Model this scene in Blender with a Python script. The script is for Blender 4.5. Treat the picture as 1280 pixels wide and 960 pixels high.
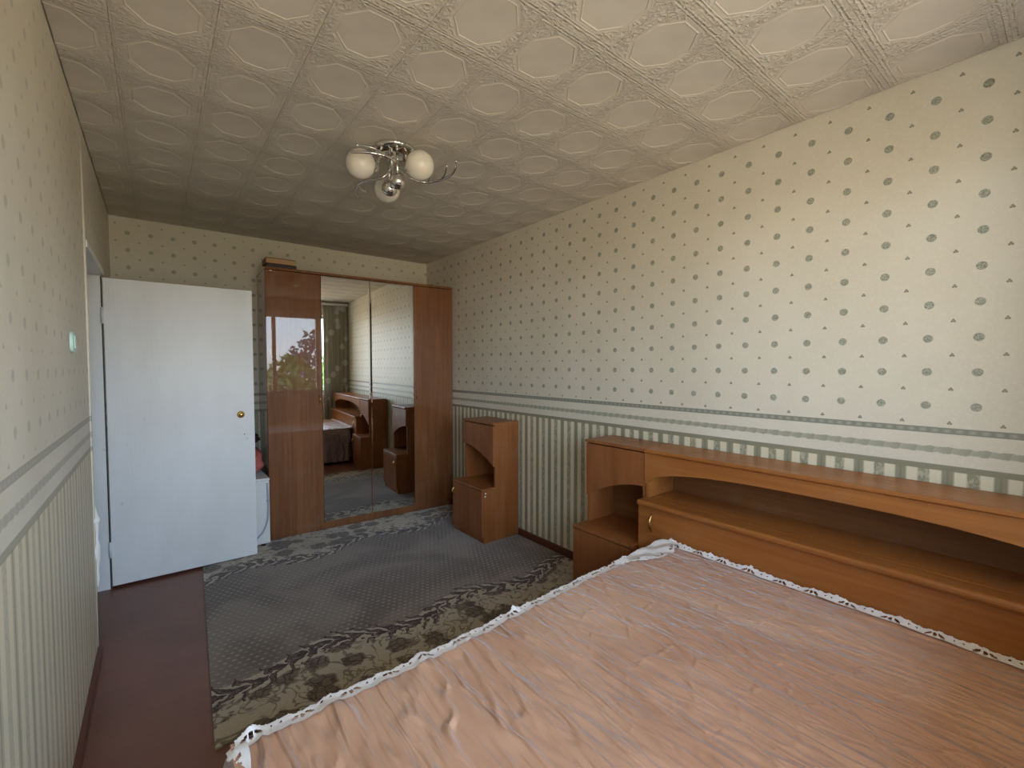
import bpy, bmesh, math, random
from mathutils import Vector, Matrix, noise as mnoise
for o in list(bpy.data.objects): bpy.data.objects.remove(o, do_unlink=True)
scene = bpy.context.scene
COL = scene.collection
PI = math.pi
R = math.radians

# ---------------------------------------------------------------- room numbers (metres)
W, L, YN, H = 2.582, 4.463, -0.24, 2.5          # right wall X, far wall Y, window wall Y, ceiling
YC, YD, ZD = 2.876, 3.71, 1.93                  # doorway from YC to YD, height ZD
WX0, WX1, WZ0, WZ1 = 0.88, 2.12, 0.93, 2.26     # window opening
BD0, BD1, BDZ = 0.05, 0.80, 0.72                # balcony door beside it: opening in X, top of its solid lower panel
XW, YW, TW = 0.93, 3.977, R(-2.333)             # wardrobe corner and turn

# ---------------------------------------------------------------- camera
cam_d = bpy.data.cameras.new('camera'); cam = bpy.data.objects.new('camera', cam_d); COL.objects.link(cam)
cam_d.sensor_width = 36.0; cam_d.lens = 36.0*563.904/1280.0; cam_d.clip_start = 0.02; cam_d.clip_end = 200
yaw, pit = R(38.221), R(-2.2)
fw = Vector((math.sin(yaw)*math.cos(pit), math.cos(yaw)*math.cos(pit), math.sin(pit)))
cam.location = (0.251, 0.0, 1.388); cam.rotation_euler = fw.to_track_quat('-Z', 'Y').to_euler()
scene.camera = cam

# ---------------------------------------------------------------- sky outside, light through the window
SKY_STRENGTH = 5.6
world = bpy.data.worlds.new('world'); scene.world = world; world.use_nodes = True
wn = world.node_tree; wn.nodes.clear()
wo = wn.nodes.new('ShaderNodeOutputWorld'); wb = wn.nodes.new('ShaderNodeBackground')
wt = wn.nodes.new('ShaderNodeTexCoord'); wsx = wn.nodes.new('ShaderNodeSeparateXYZ')
wr = wn.nodes.new('ShaderNodeValToRGB'); wmap = wn.nodes.new('ShaderNodeMapRange')
wn.links.new(wt.outputs['Generated'], wsx.inputs[0]); wn.links.new(wsx.outputs['Z'], wmap.inputs['Value'])
wmap.inputs['From Min'].default_value = -1; wmap.inputs['From Max'].default_value = 1
wn.links.new(wmap.outputs['Result'], wr.inputs['Fac'])
cr = wr.color_ramp
cr.elements[0].position = 0.0; cr.elements[0].color = (0.41, 0.33, 0.25, 1)
cr.elements[1].position = 1.0; cr.elements[1].color = (0.34, 0.56, 1.05, 1)
for pos, c in ((0.48, (0.54, 0.45, 0.345, 1)), (0.515, (0.86, 0.93, 1.04, 1)), (0.62, (0.60, 0.79, 1.10, 1))):
    e = cr.elements.new(pos); e.color = c
wn.links.new(wr.outputs['Color'], wb.inputs['Color']); wb.inputs['Strength'].default_value = SKY_STRENGTH
wn.links.new(wb.outputs[0], wo.inputs['Surface'])
for (x0_, x1_, z0_, z1_) in ((WX0, WX1, WZ0, WZ1), (BD0, BD1, BDZ, WZ1)):       # light portals in the two glazed openings
    pl = bpy.data.lights.new('window_portal', 'AREA'); pl.shape = 'RECTANGLE'; pl.size = x1_-x0_; pl.size_y = z1_-z0_
    pl.cycles.is_portal = True
    po = bpy.data.objects.new('window_portal', pl); COL.objects.link(po)
    po.location = ((x0_+x1_)/2, YN-0.30, (z0_+z1_)/2); po.rotation_euler = (R(90), 0, 0)   # towards +Y
vs = scene.view_settings
vs.view_transform = 'Standard'; vs.look = 'None'; vs.gamma = 1.0; vs.use_curve_mapping = False
vs.exposure = 1.40

# ---------------------------------------------------------------- mesh helpers
class MB:
    def __init__(s): s.v = []; s.f = []; s.sm = []
    def add(s, vs_, fs, smooth=False):
        o = len(s.v); s.v += [tuple(v) for v in vs_]
        for f in fs: s.f.append([i+o for i in f]); s.sm.append(smooth)
        return s
    def box(s, x0, x1, y0, y1, z0, z1, bev=0.0):
        if bev <= 0:
            v = [(x, y, z) for x in (x0, x1) for y in (y0, y1) for z in (z0, z1)]
            return s.add(v, [(0,1,3,2), (4,6,7,5), (0,4,5,1), (2,3,7,6), (0,2,6,4), (1,5,7,3)])
        bm = bmesh.new(); bmesh.ops.create_cube(bm, size=1)
        for q in bm.verts:
            q.co = Vector(((x0+x1)/2+q.co.x*(x1-x0), (y0+y1)/2+q.co.y*(y1-y0), (z0+z1)/2+q.co.z*(z1-z0)))
        bmesh.ops.bevel(bm, geom=bm.edges[:], offset=bev, segments=2, profile=0.5, affect='EDGES', clamp_overlap=True)
        return s.bm(bm)
    def bm(s, bm, smooth=False):
        bm.verts.index_update()
        s.add([q.co[:] for q in bm.verts], [[q.index for q in f.verts] for f in bm.faces], smooth); bm.free(); return s
    def tube(s, pts, r, n=8, cap=True):
        pts = [Vector(p) for p in pts]; rs = r if isinstance(r, (list, tuple)) else [r]*len(pts)
        rings = []; up = None
        for i, p in enumerate(pts):
            t = (pts[min(i+1, len(pts)-1)]-pts[max(i-1, 0)]).normalized()
            if up is None: up = Vector((0, 0, 1)) if abs(t.z) < 0.9 else Vector((1, 0, 0))
            a = t.cross(up).normalized(); b = a.cross(t).normalized(); up = b
            rings.append([p+(a*math.cos(2*PI*k/n)+b*math.sin(2*PI*k/n))*rs[i] for k in range(n)])
        v = [q for rg in rings for q in rg]; f = []
        for i in range(len(rings)-1):
            for k in range(n): f.append((i*n+k, i*n+(k+1) % n, (i+1)*n+(k+1) % n, (i+1)*n+k))
        if cap: f.append(tuple(range(n))[::-1]); f.append(tuple((len(rings)-1)*n+k for k in range(n)))
        return s.add(v, f, True)
    def lathe(s, prof, c=(0, 0, 0), n=32, M=None):      # prof: (radius, z)
        v = []; f = []
        for (r, z) in prof:
            for k in range(n):
                p = Vector((r*math.cos(2*PI*k/n), r*math.sin(2*PI*k/n), z))
                v.append((M @ p if M else p)+Vector(c))
        for i in range(len(prof)-1):
            for k in range(n): f.append((i*n+k, i*n+(k+1) % n, (i+1)*n+(k+1) % n, (i+1)*n+k))
        f.append(tuple(range(n))[::-1]); f.append(tuple((len(prof)-1)*n+k for k in range(n)))
        return s.add(v, f, True)
    def sphere(s, c, r, n=24, m=14):
        return s.lathe([(max(r*math.sin(PI*i/m), 1e-4), -r*math.cos(PI*i/m)) for i in range(m+1)], c, n)
    def prism(s, poly, axis, a, b):                      # poly in the two other axes, extruded a..b along axis
        def P(u, v, w): return {0: (w, u, v), 1: (u, w, v), 2: (u, v, w)}[axis]
        n = len(poly); v = [P(u, q, a) for u, q in poly]+[P(u, q, b) for u, q in poly]
        f = [tuple(range(n))[::-1], tuple(range(n, 2*n))]+[(i, (i+1) % n, n+(i+1) % n, n+i) for i in range(n)]
        return s.add(v, f)
    def build(s, name, mat, parent=None, flat=False):
        me = bpy.data.meshes.new(name); me.from_pydata(s.v, [], s.f); me.update()
        bm = bmesh.new(); bm.from_mesh(me); bmesh.ops.recalc_face_normals(bm, faces=bm.faces[:]); bm.to_mesh(me); bm.free()
        if not flat: me.polygons.foreach_set('use_smooth', s.sm)
        if mat: me.materials.append(mat)
        return link(name, me, parent)
def link(name, me, parent=None):
    o = bpy.data.objects.new(name, me); COL.objects.link(o)
    if parent: o.parent = parent
    return o
def tag(o, label=None, cat=None, group=None, kind=None):
    if label: o['label'] = label
    if cat: o['category'] = cat
    if group: o['group'] = group
    if kind: o['kind'] = kind
    return o
def empty(name, loc=(0, 0, 0), rz=0):
    o = bpy.data.objects.new(name, None); COL.objects.link(o); o.location = loc; o.rotation_euler = (0, 0, rz)
    o.empty_display_size = 0.1; return o
def fbm(x, y, z=0.0, o=3): return mnoise.fractal(Vector((x, y, z)), 1.0, 2.0, o)
def sstep(a, b, x):
    t = min(1, max(0, (x-a)/(b-a))); return t*t*(3-2*t)

# ---------------------------------------------------------------- material helpers
class S:                                                 # a socket with arithmetic
    nt = None
    def __init__(s, sock): s.k = sock
    @staticmethod
    def m(op, *a):
        n = S.nt.nodes.new('ShaderNodeMath'); n.operation = op
        for i, x in enumerate(a):
            if isinstance(x, S): S.nt.links.new(x.k, n.inputs[i])
            else: n.inputs[i].default_value = x
        return S(n.outputs[0])
    def __add__(s, o): return S.m('ADD', s, o)
    __radd__ = __add__
    def __sub__(s, o): return S.m('SUBTRACT', s, o)
    def __rsub__(s, o): return S.m('SUBTRACT', o, s)
    def __mul__(s, o): return S.m('MULTIPLY', s, o)
    __rmul__ = __mul__
    def __truediv__(s, o): return S.m('DIVIDE', s, o)
    def fract(s): return S.m('FRACT', s)
    def abs(s): return S.m('ABSOLUTE', s)
    def sin(s): return S.m('SINE', s)
    def lt(s, o): return S.m('LESS_THAN', s, o)
    def gt(s, o): return S.m('GREATER_THAN', s, o)
    def mx(s, o): return S.m('MAXIMUM', s, o)
    def mn(s, o): return S.m('MINIMUM', s, o)
    def step(s, a, b):                                   # smooth 0..1 from a to b
        n = S.nt.nodes.new('ShaderNodeMapRange'); n.interpolation_type = 'SMOOTHSTEP'
        S.nt.links.new(s.k, n.inputs['Value'])
        if a < b: n.inputs['From Min'].default_value = a; n.inputs['From Max'].default_value = b
        else:
            n.inputs['From Min'].default_value = b; n.inputs['From Max'].default_value = a
            n.inputs['To Min'].default_value = 1; n.inputs['To Max'].default_value = 0
        return S(n.outputs['Result'])
def hyp(a, b): return S.m('SQRT', a*a+b*b)
def near(s, c, w, e):                                    # 1 within w of c, soft edge e
    return (s-c).abs().step(w+e, w-e)
class Mat:
    def __init__(s, name, rough=0.5, spec=0.5, metal=0.0, base=(0.5, 0.5, 0.5)):
        s.m = bpy.data.materials.new(name); s.m.use_nodes = True; s.nt = s.m.node_tree; S.nt = s.nt
        s.b = next(n for n in s.nt.nodes if n.type == 'BSDF_PRINCIPLED')
        s.b.inputs['Roughness'].default_value = rough; s.b.inputs['Metallic'].default_value = metal
        s.b.inputs['Specular IOR Level'].default_value = spec; s.b.inputs['Base Color'].default_value = (*base, 1)
    def coords(s, obj=True):
        t = s.nt.nodes.new('ShaderNodeTexCoord'); x = s.nt.nodes.new('ShaderNodeSeparateXYZ')
        s.vec = t.outputs['Object']; s.nt.links.new(s.vec, x.inputs[0]); return S(x.outputs[0]), S(x.outputs[1]), S(x.outputs[2])
    def noise(s, scale=(1, 1, 1), detail=3, rough=0.55, vec=None, distort=0.0, color=False):
        mp = s.nt.nodes.new('ShaderNodeMapping'); mp.inputs['Scale'].default_value = scale
        if vec is None:
            if not hasattr(s, 'vec'): s.coords()
            vec = s.vec
        s.nt.links.new(vec, mp.inputs['Vector'])
        n = s.nt.nodes.new('ShaderNodeTexNoise'); n.inputs['Scale'].default_value = 1
        n.inputs['Detail'].default_value = detail; n.inputs['Roughness'].default_value = rough; n.inputs['Distortion'].default_value = distort
        s.nt.links.new(mp.outputs[0], n.inputs['Vector']); return S(n.outputs['Fac'])
    def voronoi(s, scale=(1, 1, 1), feature='F1', rand=1.0):
        if not hasattr(s, 'vec'): s.coords()
        mp = s.nt.nodes.new('ShaderNodeMapping'); mp.inputs['Scale'].default_value = scale; s.nt.links.new(s.vec, mp.inputs['Vector'])
        n = s.nt.nodes.new('ShaderNodeTexVoronoi'); n.feature = feature; n.inputs['Scale'].default_value = 1
        n.inputs['Randomness'].default_value = rand
        s.nt.links.new(mp.outputs[0], n.inputs['Vector']); return S(n.outputs['Distance'])
    def mix(s, f, a, b):
        n = s.nt.nodes.new('ShaderNodeMix'); n.data_type = 'RGBA'
        if isinstance(f, S): s.nt.links.new(f.k, n.inputs[0])
        else: n.inputs[0].default_value = f
        for i, c in ((6, a), (7, b)):
            if isinstance(c, tuple): n.inputs[i].default_value = (*c[:3], 1)
            else: s.nt.links.new(c, n.inputs[i])
        return n.outputs[2]
    def color(s, c): s.nt.links.new(c, s.b.inputs['Base Color']); return s
    def rough(s, v): s.nt.links.new(v.k, s.b.inputs['Roughness']); return s
    def bump(s, h, dist=0.002, strength=1.0):
        n = s.nt.nodes.new('ShaderNodeBump'); n.inputs['Distance'].default_value = dist; n.inputs['Strength'].default_value = strength
        s.nt.links.new(h.k, n.inputs['Height']); s.nt.links.new(n.outputs[0], s.b.inputs['Normal']); return s
    def set(s, **k):
        for a, v in k.items(): s.b.inputs[a.replace('_', ' ')].default_value = v
        return s
def srgb(r, g, b):
    f = lambda c: (c/255/12.92) if c/255 <= 0.04045 else ((c/255+0.055)/1.055)**2.4
    return (f(r), f(g), f(b))

# ---------------------------------------------------------------- materials
def wallpaper(name, axis, pr=1.0):          # pr: strength of the print (1 full, less = paler)
    M = Mat(name, 0.5, 0.45); x, y, z = M.coords(); u = (x, y)[axis]
    n1 = M.noise((90, 90, 90), 2); n2 = M.noise((1.3, 1.3, 1.3), 3)
    n3 = M.noise((260, 260, 260), 2)
    base = M.mix(n2.step(0.35, 0.7), srgb(227, 220, 202), srgb(218, 210, 190))
    base = M.mix(n1.step(0.45, 0.75)*0.25, base, srgb(238, 232, 214))
    up = z.gt(1.16)
    PU, PZ = 0.137, 0.1275
    a = ((u-0.514)/PU+0.5).fract()-0.5; b = ((z-1.240)/PZ+0.5).fract()-0.5
    a = a*PU; b = b*PZ
    big = hyp(a, b).step(0.0168, 0.0128)*up*(0.50+0.75*n3.step(0.3, 0.7))*pr
    a2 = (((u-0.514)/PU).fract()-0.5)*PU; b2 = (((z-1.240)/PZ).fract()-0.5)*PZ
    sm = hyp(a2.abs()-0.0036, b2+0.0022).step(0.0050, 0.0025).mx(hyp(a2, b2-0.0034).step(0.0048, 0.0022))*up*pr
    col = M.mix(big*0.80, base, srgb(124, 130, 114)); col = M.mix(sm*0.85, col, srgb(124, 120, 98))
    # border: braid, rope of leaves, line
    grey, grey2 = srgb(140, 140, 124), srgb(168, 164, 148)
    br = near(z, 1.146, 0.0115, 0.0015)*(0.4+0.6*pr); brc = M.mix(((u*2*PI/0.034).sin()*0.5+0.5)*near(z, 1.146, 0.006, 0.002), grey, grey2)
    col = M.mix(br, col, brc)
    saw = ((u+0.35*(z-1.072))/0.05).fract()
    rp = (z-1.072).abs()-0.0120-0.0012*((saw*2*PI).sin())-(n1-0.5)*0.009
    rope = rp.step(0.0022, -0.0022)*(0.75+0.25*n1)*(0.4+0.6*pr)
    col = M.mix(rope, col, M.mix(saw*0.7+n1*0.3, srgb(144, 144, 124), srgb(178, 174, 152)))
    # stripes below the border
    lo = z.lt(0.998)
    s1 = (u/0.0685).fract(); odd = (u/0.137).fract().gt(0.5)
    leaf = M.noise((90, 90, 60), 2).step(0.38, 0.60)
    st = near(s1, 0.5, 0.25, 0.06)*(1-odd*(0.38-0.42*leaf))*pr
    thin = near(s1, 0.5, 0.05, 0.03)
    scol = M.mix(st, M.mix(n1*0.4, srgb(224, 212, 182), srgb(234, 224, 198)), srgb(152, 147, 122))
    scol = M.mix(thin*(1-odd)*(0.5+0.3*pr), scol, srgb(136, 133, 110))
    col = M.mix(lo, col, scol)
    col = M.mix(near(z, 1.005, 0.011, 0.002)*(0.4+0.6*pr), col, srgb(144, 140, 116))
    wear = M.noise((2.2, 2.2, 0.9), 4); col = M.mix(wear.step(0.52, 0.8)*0.16, col, srgb(160, 150, 124))
    M.color(col); M.bump(n1+0.4*n3+big*0.8+sm*0.8, 0.0012, 0.6); return M.m
PAPER_X, PAPER_Y = wallpaper('wallpaper_x', 0, 0.8), wallpaper('wallpaper_y', 1)
PAPER_L = wallpaper('wallpaper_glare_paled', 1, 0.45)  # same paper, print weakened: grazing window glare put into the colour

def wood(name, axis, c1, c2, rough=0.3, coat=0.0, spec=0.4):
    M = Mat(name, rough, spec); M.coords()
    sc = [55, 55, 55]; sc[axis] = 1.6; sc2 = [7, 7, 7]; sc2[axis] = 0.8
    g = M.noise(tuple(sc), 4, 0.6, distort=0.4); g2 = M.noise(tuple(sc2), 3, distort=0.8)
    col = M.mix((g*0.5+g2*0.6).step(0.36, 0.82), srgb(*c2), srgb(*c1))
    dust = M.noise((5, 5, 5), 4); col = M.mix(dust.step(0.5, 0.8)*0.14, col, srgb(176, 152, 130))
    M.color(col); M.rough(rough+0.16*M.noise((9, 9, 9), 3)); M.bump(g, 0.0002, 0.3)
    M.set(Coat_Weight=coat, Coat_Roughness=0.015); return M.m
WOOD_Z = wood('wardrobe_laminate', 2, (148, 96, 57), (118, 72, 39), 0.4, 1.0, 0.2)
WOOD_N = wood('nightstand_laminate', 2, (160, 99, 54), (130, 75, 36), 0.28)
WOOD_Y = wood('headboard_laminate', 1, (176, 112, 55), (145, 85, 38), 0.28)
WOOD_D = wood('back_board', 1, (138, 88, 46), (110, 67, 33), 0.45)
EDGE = Mat('edge_band', 0.35, base=srgb(186, 122, 78)).m

def ceiling_mat():
    M = Mat('embossed_ceiling_paper', 0.75, 0.2); x, y, z = M.coords()
    n1 = M.noise((60, 60, 60), 3); big = M.noise((3, 3, 3), 3)
    M.color(M.mix(big.step(0.35, 0.7), srgb(216, 208, 195), srgb(204, 196, 183)))
    ax, ay = x.abs(), y.abs()
    oct_ = (ax/0.095).mx(ay/0.110).mx((ax/0.095+ay/0.110)*0.70)      # 1 on the octagon
    orn = M.voronoi((48, 48, 48), 'DISTANCE_TO_EDGE').step(0.25, 0.02)
    ring = (M.noise((52, 52, 52), 2, distort=1.2)).step(0.44, 0.58)
    outer = oct_.step(1.05, 1.16)*(ay-0.118).step(0.012, -0.004).mx(oct_.step(1.15, 1.22))
    lines = near(ay, 0.142, 0.003, 0.002)+near(ay, 0.130, 0.0022, 0.0015)+near(ax, 0.126, 0.0025, 0.0015)
    dash = near((x/0.05).fract(), 0.5, 0.2, 0.05)*near(ay, 0.136, 0.003, 0.0015)
    M.bump(outer*(0.8*orn+0.9*ring)+lines*0.8-dash*0.8+n1*0.08, 0.0022, 0.85); return M.m
CEIL = ceiling_mat()

def floor_mat():
    M = Mat('painted_floor', 0.32, 0.5); M.coords(); n = M.noise((2, 2, 2), 4); n2 = M.noise((40, 40, 40), 3)
    M.color(M.mix(n.step(0.3, 0.75), srgb(132, 86, 67), srgb(116, 73, 56))); M.rough(0.28+0.25*n2); M.bump(n+0.2*n2, 0.002, 0.3); return M.m
FLOOR = floor_mat()
BASEB = Mat('baseboard_paint', 0.35, base=srgb(98, 52, 38)).m

def rug_mat():
    M = Mat('patterned_carpet', 0.95, 0.1); x, y, z = M.coords()
    n = M.noise((160, 160, 160), 2); nb = M.noise((2.5, 2.5, 2.5), 3)
    w = 0.055*((x*(2*PI/0.80)+0.9).sin()); w2 = 0.075*((x*(2*PI/0.85)+2.6).sin())
    wob = (M.noise((14, 14, 14), 3)-0.5)*0.06
    b = ((2.30+w)-y).mx(y-(3.40+w2+0.07*(x-0.4)))+wob*0.6       # >0 in the floral border
    field = M.mix(M.noise((1.5, 1.8, 1), 2, distort=0.6).step(0.42, 0.58), srgb(142, 128, 113), srgb(116, 102, 88))  # lighter and darker patches put the pile sheen into the colour
    row = (y/0.034).fract(); sh = (y/0.068).fract().gt(0.5)*0.5
    dot = hyp(((x/0.036+sh).fract()-0.5)*0.036, (row-0.5)*0.034*1.3).step(0.0105, 0.006)
    field = M.mix(dot*(0.15+0.8*M.noise((7, 7, 7), 3).step(0.35, 0.65)), field, srgb(168, 157, 145))
    # border: cream ground, laurel garland along the field, loose flowers
    cream = M.mix(nb, srgb(206, 194, 172), srgb(182, 168, 145))
    nl = M.noise((17, 17, 17), 2); bb = b-0.05+(nl-0.5)*0.10; t = ((x+1.5*bb.abs()-9.0*bb*bb+wob*3.0)/0.092).fract()
    leaf = (t-0.82+bb.abs()*8.5+(nl-0.5)*0.9).step(0.06, -0.06)*bb.abs().lt(0.085)
    vein = near(t, 0.22, 0.05, 0.06)*0.8
    leafc = M.mix(vein, srgb(68, 52, 45), srgb(138, 116, 104))
    d = M.voronoi((6.5, 6.5, 6.5)); de = M.voronoi((24, 24, 24), 'DISTANCE_TO_EDGE')
    flower = (d-0.42*M.noise((22, 22, 22), 3)).step(0.24, 0.16)*b.gt(0.11)
    flc = M.mix(de.step(0.03, 0.13), srgb(70, 56, 45), srgb(118, 100, 82))
    sprig = near(M.noise((8, 8, 8), 2, distort=1.5), 0.5, 0.026, 0.014)*b.gt(0.1)
    bc = M.mix(sprig*0.7, cream, srgb(98, 82, 68)); bc = M.mix(flower*0.92, bc, flc); bc = M.mix(leaf, bc, leafc)
    olive = M.noise((4, 4, 4), 2); bc = M.mix(olive.step(0.5, 0.7)*0.22, bc, srgb(84, 74, 56))
    col = M.mix(b.gt(0.0).mx(leaf), field, bc); col = M.mix(n*0.25, col, srgb(70, 62, 56))
    M.color(col); M.set(Sheen_Weight=0.35, Sheen_Roughness=0.4); M.bump(n+dot*0.6, 0.004, 0.7); return M.m
RUG = rug_mat()

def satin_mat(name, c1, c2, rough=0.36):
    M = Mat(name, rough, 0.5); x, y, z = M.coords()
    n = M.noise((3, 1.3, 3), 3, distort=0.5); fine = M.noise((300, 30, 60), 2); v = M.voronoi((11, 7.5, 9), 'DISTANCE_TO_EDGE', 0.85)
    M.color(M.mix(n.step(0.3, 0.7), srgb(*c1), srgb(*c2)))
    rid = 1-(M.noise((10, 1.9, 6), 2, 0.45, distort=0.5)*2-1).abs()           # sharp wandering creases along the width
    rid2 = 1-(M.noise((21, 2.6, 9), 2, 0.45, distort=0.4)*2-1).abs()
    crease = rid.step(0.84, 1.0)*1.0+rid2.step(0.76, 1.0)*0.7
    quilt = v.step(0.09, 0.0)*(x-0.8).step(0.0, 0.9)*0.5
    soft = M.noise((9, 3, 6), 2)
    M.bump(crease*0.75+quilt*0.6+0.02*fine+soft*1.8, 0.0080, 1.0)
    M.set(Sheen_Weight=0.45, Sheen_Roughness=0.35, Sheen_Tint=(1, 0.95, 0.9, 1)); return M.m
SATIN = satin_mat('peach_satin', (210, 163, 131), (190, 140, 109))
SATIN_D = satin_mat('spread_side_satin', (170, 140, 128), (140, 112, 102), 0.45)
def lace_mat():
    M = Mat('white_lace', 0.8, 0.2); M.coords(); n = M.noise((220, 220, 220), 2)
    M.color(M.mix(n, srgb(226, 214, 204), srgb(246, 240, 234))); M.bump(n, 0.002, 0.6); return M.m
LACE = lace_mat()
def door_mat():
    M = Mat('white_gloss_paint', 0.3, 0.5); M.coords(); n = M.noise((3, 3, 1.2), 4); b = M.noise((70, 70, 6), 3); sp = M.noise((24, 24, 24), 3)
    c = M.mix(n.step(0.3, 0.75), srgb(246, 245, 242), srgb(236, 235, 230)); c = M.mix(sp.step(0.70, 0.78)*0.5, c, srgb(180, 172, 158))
    M.color(c); M.bump(b+n, 0.0012, 0.5); M.rough(0.24+0.3*n); return M.m
DOORW = door_mat()
WHITE = Mat('white_paint', 0.35, base=srgb(236, 234, 228)).m
CHROME = Mat('chrome', 0.07, metal=1.0, base=(0.78, 0.77, 0.75)).m
BRASS = Mat('brass', 0.25, metal=1.0, base=srgb(214, 172, 96)).m
GLOBE = Mat('opal_glass', 0.18, 0.5, base=srgb(245, 238, 226)).set(Subsurface_Weight=0.25, Subsurface_Scale=0.03).m
MIRROR = Mat('mirror_silver', 0.012, metal=1.0, base=(0.78, 0.79, 0.77)).m
DARK = Mat('dark_gap', 0.7, base=srgb(36, 26, 22)).m
BLACKM = Mat('dark_iron_and_gap', 0.5, base=srgb(46, 36, 32)).m

# ---------------------------------------------------------------- the room
f = MB().box(-1.4, W+0.1, YN-0.34, L+0.1, -0.10, 0.0).build('floor', FLOOR); tag(f, 'brown painted floor', kind='structure')
c = MB().box(-1.4, W+0.1, YN-0.34, L+0.1, H+0.006, H+0.12).build('ceiling', CEIL); tag(c, 'ceiling covered in embossed octagon pattern', kind='structure')
PX, PY = 0.2725, 0.316
def tile_mesh(x0, x1, y0, y1):
    """embossed ceiling square: flat octagon, raised octagon ridge, flat margin, sunken joint; origin at its centre"""
    g = 0.0015; hx, hy = PX/2-g, PY/2-g
    def octa(a, b): return [(a*sx, b*sy) for sx, sy in ((1, .42), (.42, 1), (-.42, 1), (-1, .42), (-1, -.42), (-.42, -1), (.42, -1), (1, -.42))]
    rings = [(octa(0.090, 0.105), 0.0), (octa(0.0925, 0.108), -0.0022), (octa(0.0955, 0.1115), -0.0004)]
    sq = [(hx, hy*.42), (hx*.42, hy), (-hx*.42, hy), (-hx, hy*.42), (-hx, -hy*.42), (-hx*.42, -hy), (hx*.42, -hy), (hx, -hy*.42)]
    cor = [(hx, hy), (-hx, hy), (-hx, -hy), (hx, -hy)]
    v = [(p[0], p[1], z) for rg, z in rings for p in rg]+[(p[0], p[1], 0.0) for p in sq]+[(p[0], p[1], 0.0) for p in cor]
    v += [(p[0]*1.011, p[1]*1.011, 0.003) for p in cor]
    fs = [tuple(range(8))]
    for r in range(3):
        for k in range(8): fs.append((r*8+k, (r+1)*8+k, (r+1)*8+(k+1) % 8, r*8+(k+1) % 8))
    for k, (a, b) in enumerate(((0, 1), (2, 3), (4, 5), (6, 7))): fs.append((24+a, 32+k, 24+b))
    edges = [(32, 25, 26, 33), (33, 27, 28, 34), (34, 29, 30, 35), (35, 31, 24, 32)]
    for k, e in enumerate(edges): fs.append((*e, 36+(k+1) % 4, 36+k))
    v = [(min(max(a, x0), x1), min(max(b, y0), y1), z) for a, b, z in v]
    me = bpy.data.meshes.new('ceiling_tile'); me.from_pydata(v, [], fs); me.validate(); me.update()
    bm = bmesh.new(); bm.from_mesh(me); bmesh.ops.dissolve_degenerate(bm, dist=1e-5, edges=bm.edges[:]); bmesh.ops.recalc_face_normals(bm, faces=bm.faces[:])
    up_ = sum(fc.normal.z*fc.calc_area() for fc in bm.faces)
    if up_ > 0: bmesh.ops.reverse_faces(bm, faces=bm.faces[:])
    bm.to_mesh(me); bm.free(); me.materials.append(CEIL); return me
full_tile = None
for i in range(-6, 8):
    for j in range(-6, 13):
        cx = 1.247+PX*(i+0.5); cy = 1.075+PY*(j+0.5)+0.045*(i+0.5)*PX/0.2725*0.35
        lim = (0.004-cx, W-0.004-cx, YN+0.004-cy, L-0.004-cy)
        if lim[1] < -PX/2+0.02 or lim[0] > PX/2-0.02 or lim[3] < -PY/2+0.02 or lim[2] > PY/2-0.02: continue
        inside = lim[0] <= -PX/2 and lim[1] >= PX/2 and lim[2] <= -PY/2 and lim[3] >= PY/2
        if inside:
            if full_tile is None: full_tile = tile_mesh(-9, 9, -9, 9)
            me = full_tile
        else: me = tile_mesh(*lim)
        o = link('ceiling_tile', me, c); o.location = (cx, cy, H)

T = 0.1
wl = MB()
wl.box(-T, 0, YN-0.3, YC, 0, H+0.006).box(-T, 0, YC, YD+0.05, ZD+0.045, H+0.006).box(-T, 0, YD+0.05, L, 0, H+0.006)
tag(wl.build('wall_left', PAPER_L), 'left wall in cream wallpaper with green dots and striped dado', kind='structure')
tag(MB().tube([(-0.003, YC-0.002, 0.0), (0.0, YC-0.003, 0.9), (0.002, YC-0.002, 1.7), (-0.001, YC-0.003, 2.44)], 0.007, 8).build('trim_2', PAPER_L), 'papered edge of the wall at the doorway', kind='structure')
tag(MB().box(W, W+T, YN-0.3, L+T, 0, H+0.006).build('wall_right', PAPER_Y), 'right wall in cream dotted wallpaper', kind='structure')
tag(MB().box(-T, W, L, L+T, 0, H+0.006).build('wall_far', PAPER_X), 'far wall behind the wardrobe', kind='structure')
wnr = MB()
wnr.box(0, BD0, YN-0.3, YN, 0, H+0.006).box(BD1, WX0, YN-0.3, YN, 0, H+0.006).box(WX1, W, YN-0.3, YN, 0, H+0.006).box(WX0, WX1, YN-0.3, YN, 0, WZ0).box(BD0, BD1, YN-0.3, YN, WZ1, H+0.006).box(WX0, WX1, YN-0.3, YN, WZ1, H+0.006)
tag(wnr.build('wall_near', PAPER_X), 'window wall', kind='structure')
tag(MB().box(-1.5, -1.4, 1.9, L+T, 0, H+0.006).box(-1.4, -T, 1.9, 2.0, 0, H+0.006).box(-1.4, -T, L, L+T, 0, H+0.006).build('wall_hall', Mat('hall_paint', 0.7, base=srgb(170, 160, 140)).m), 'hallway wall beyond the doorway', kind='structure')
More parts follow.
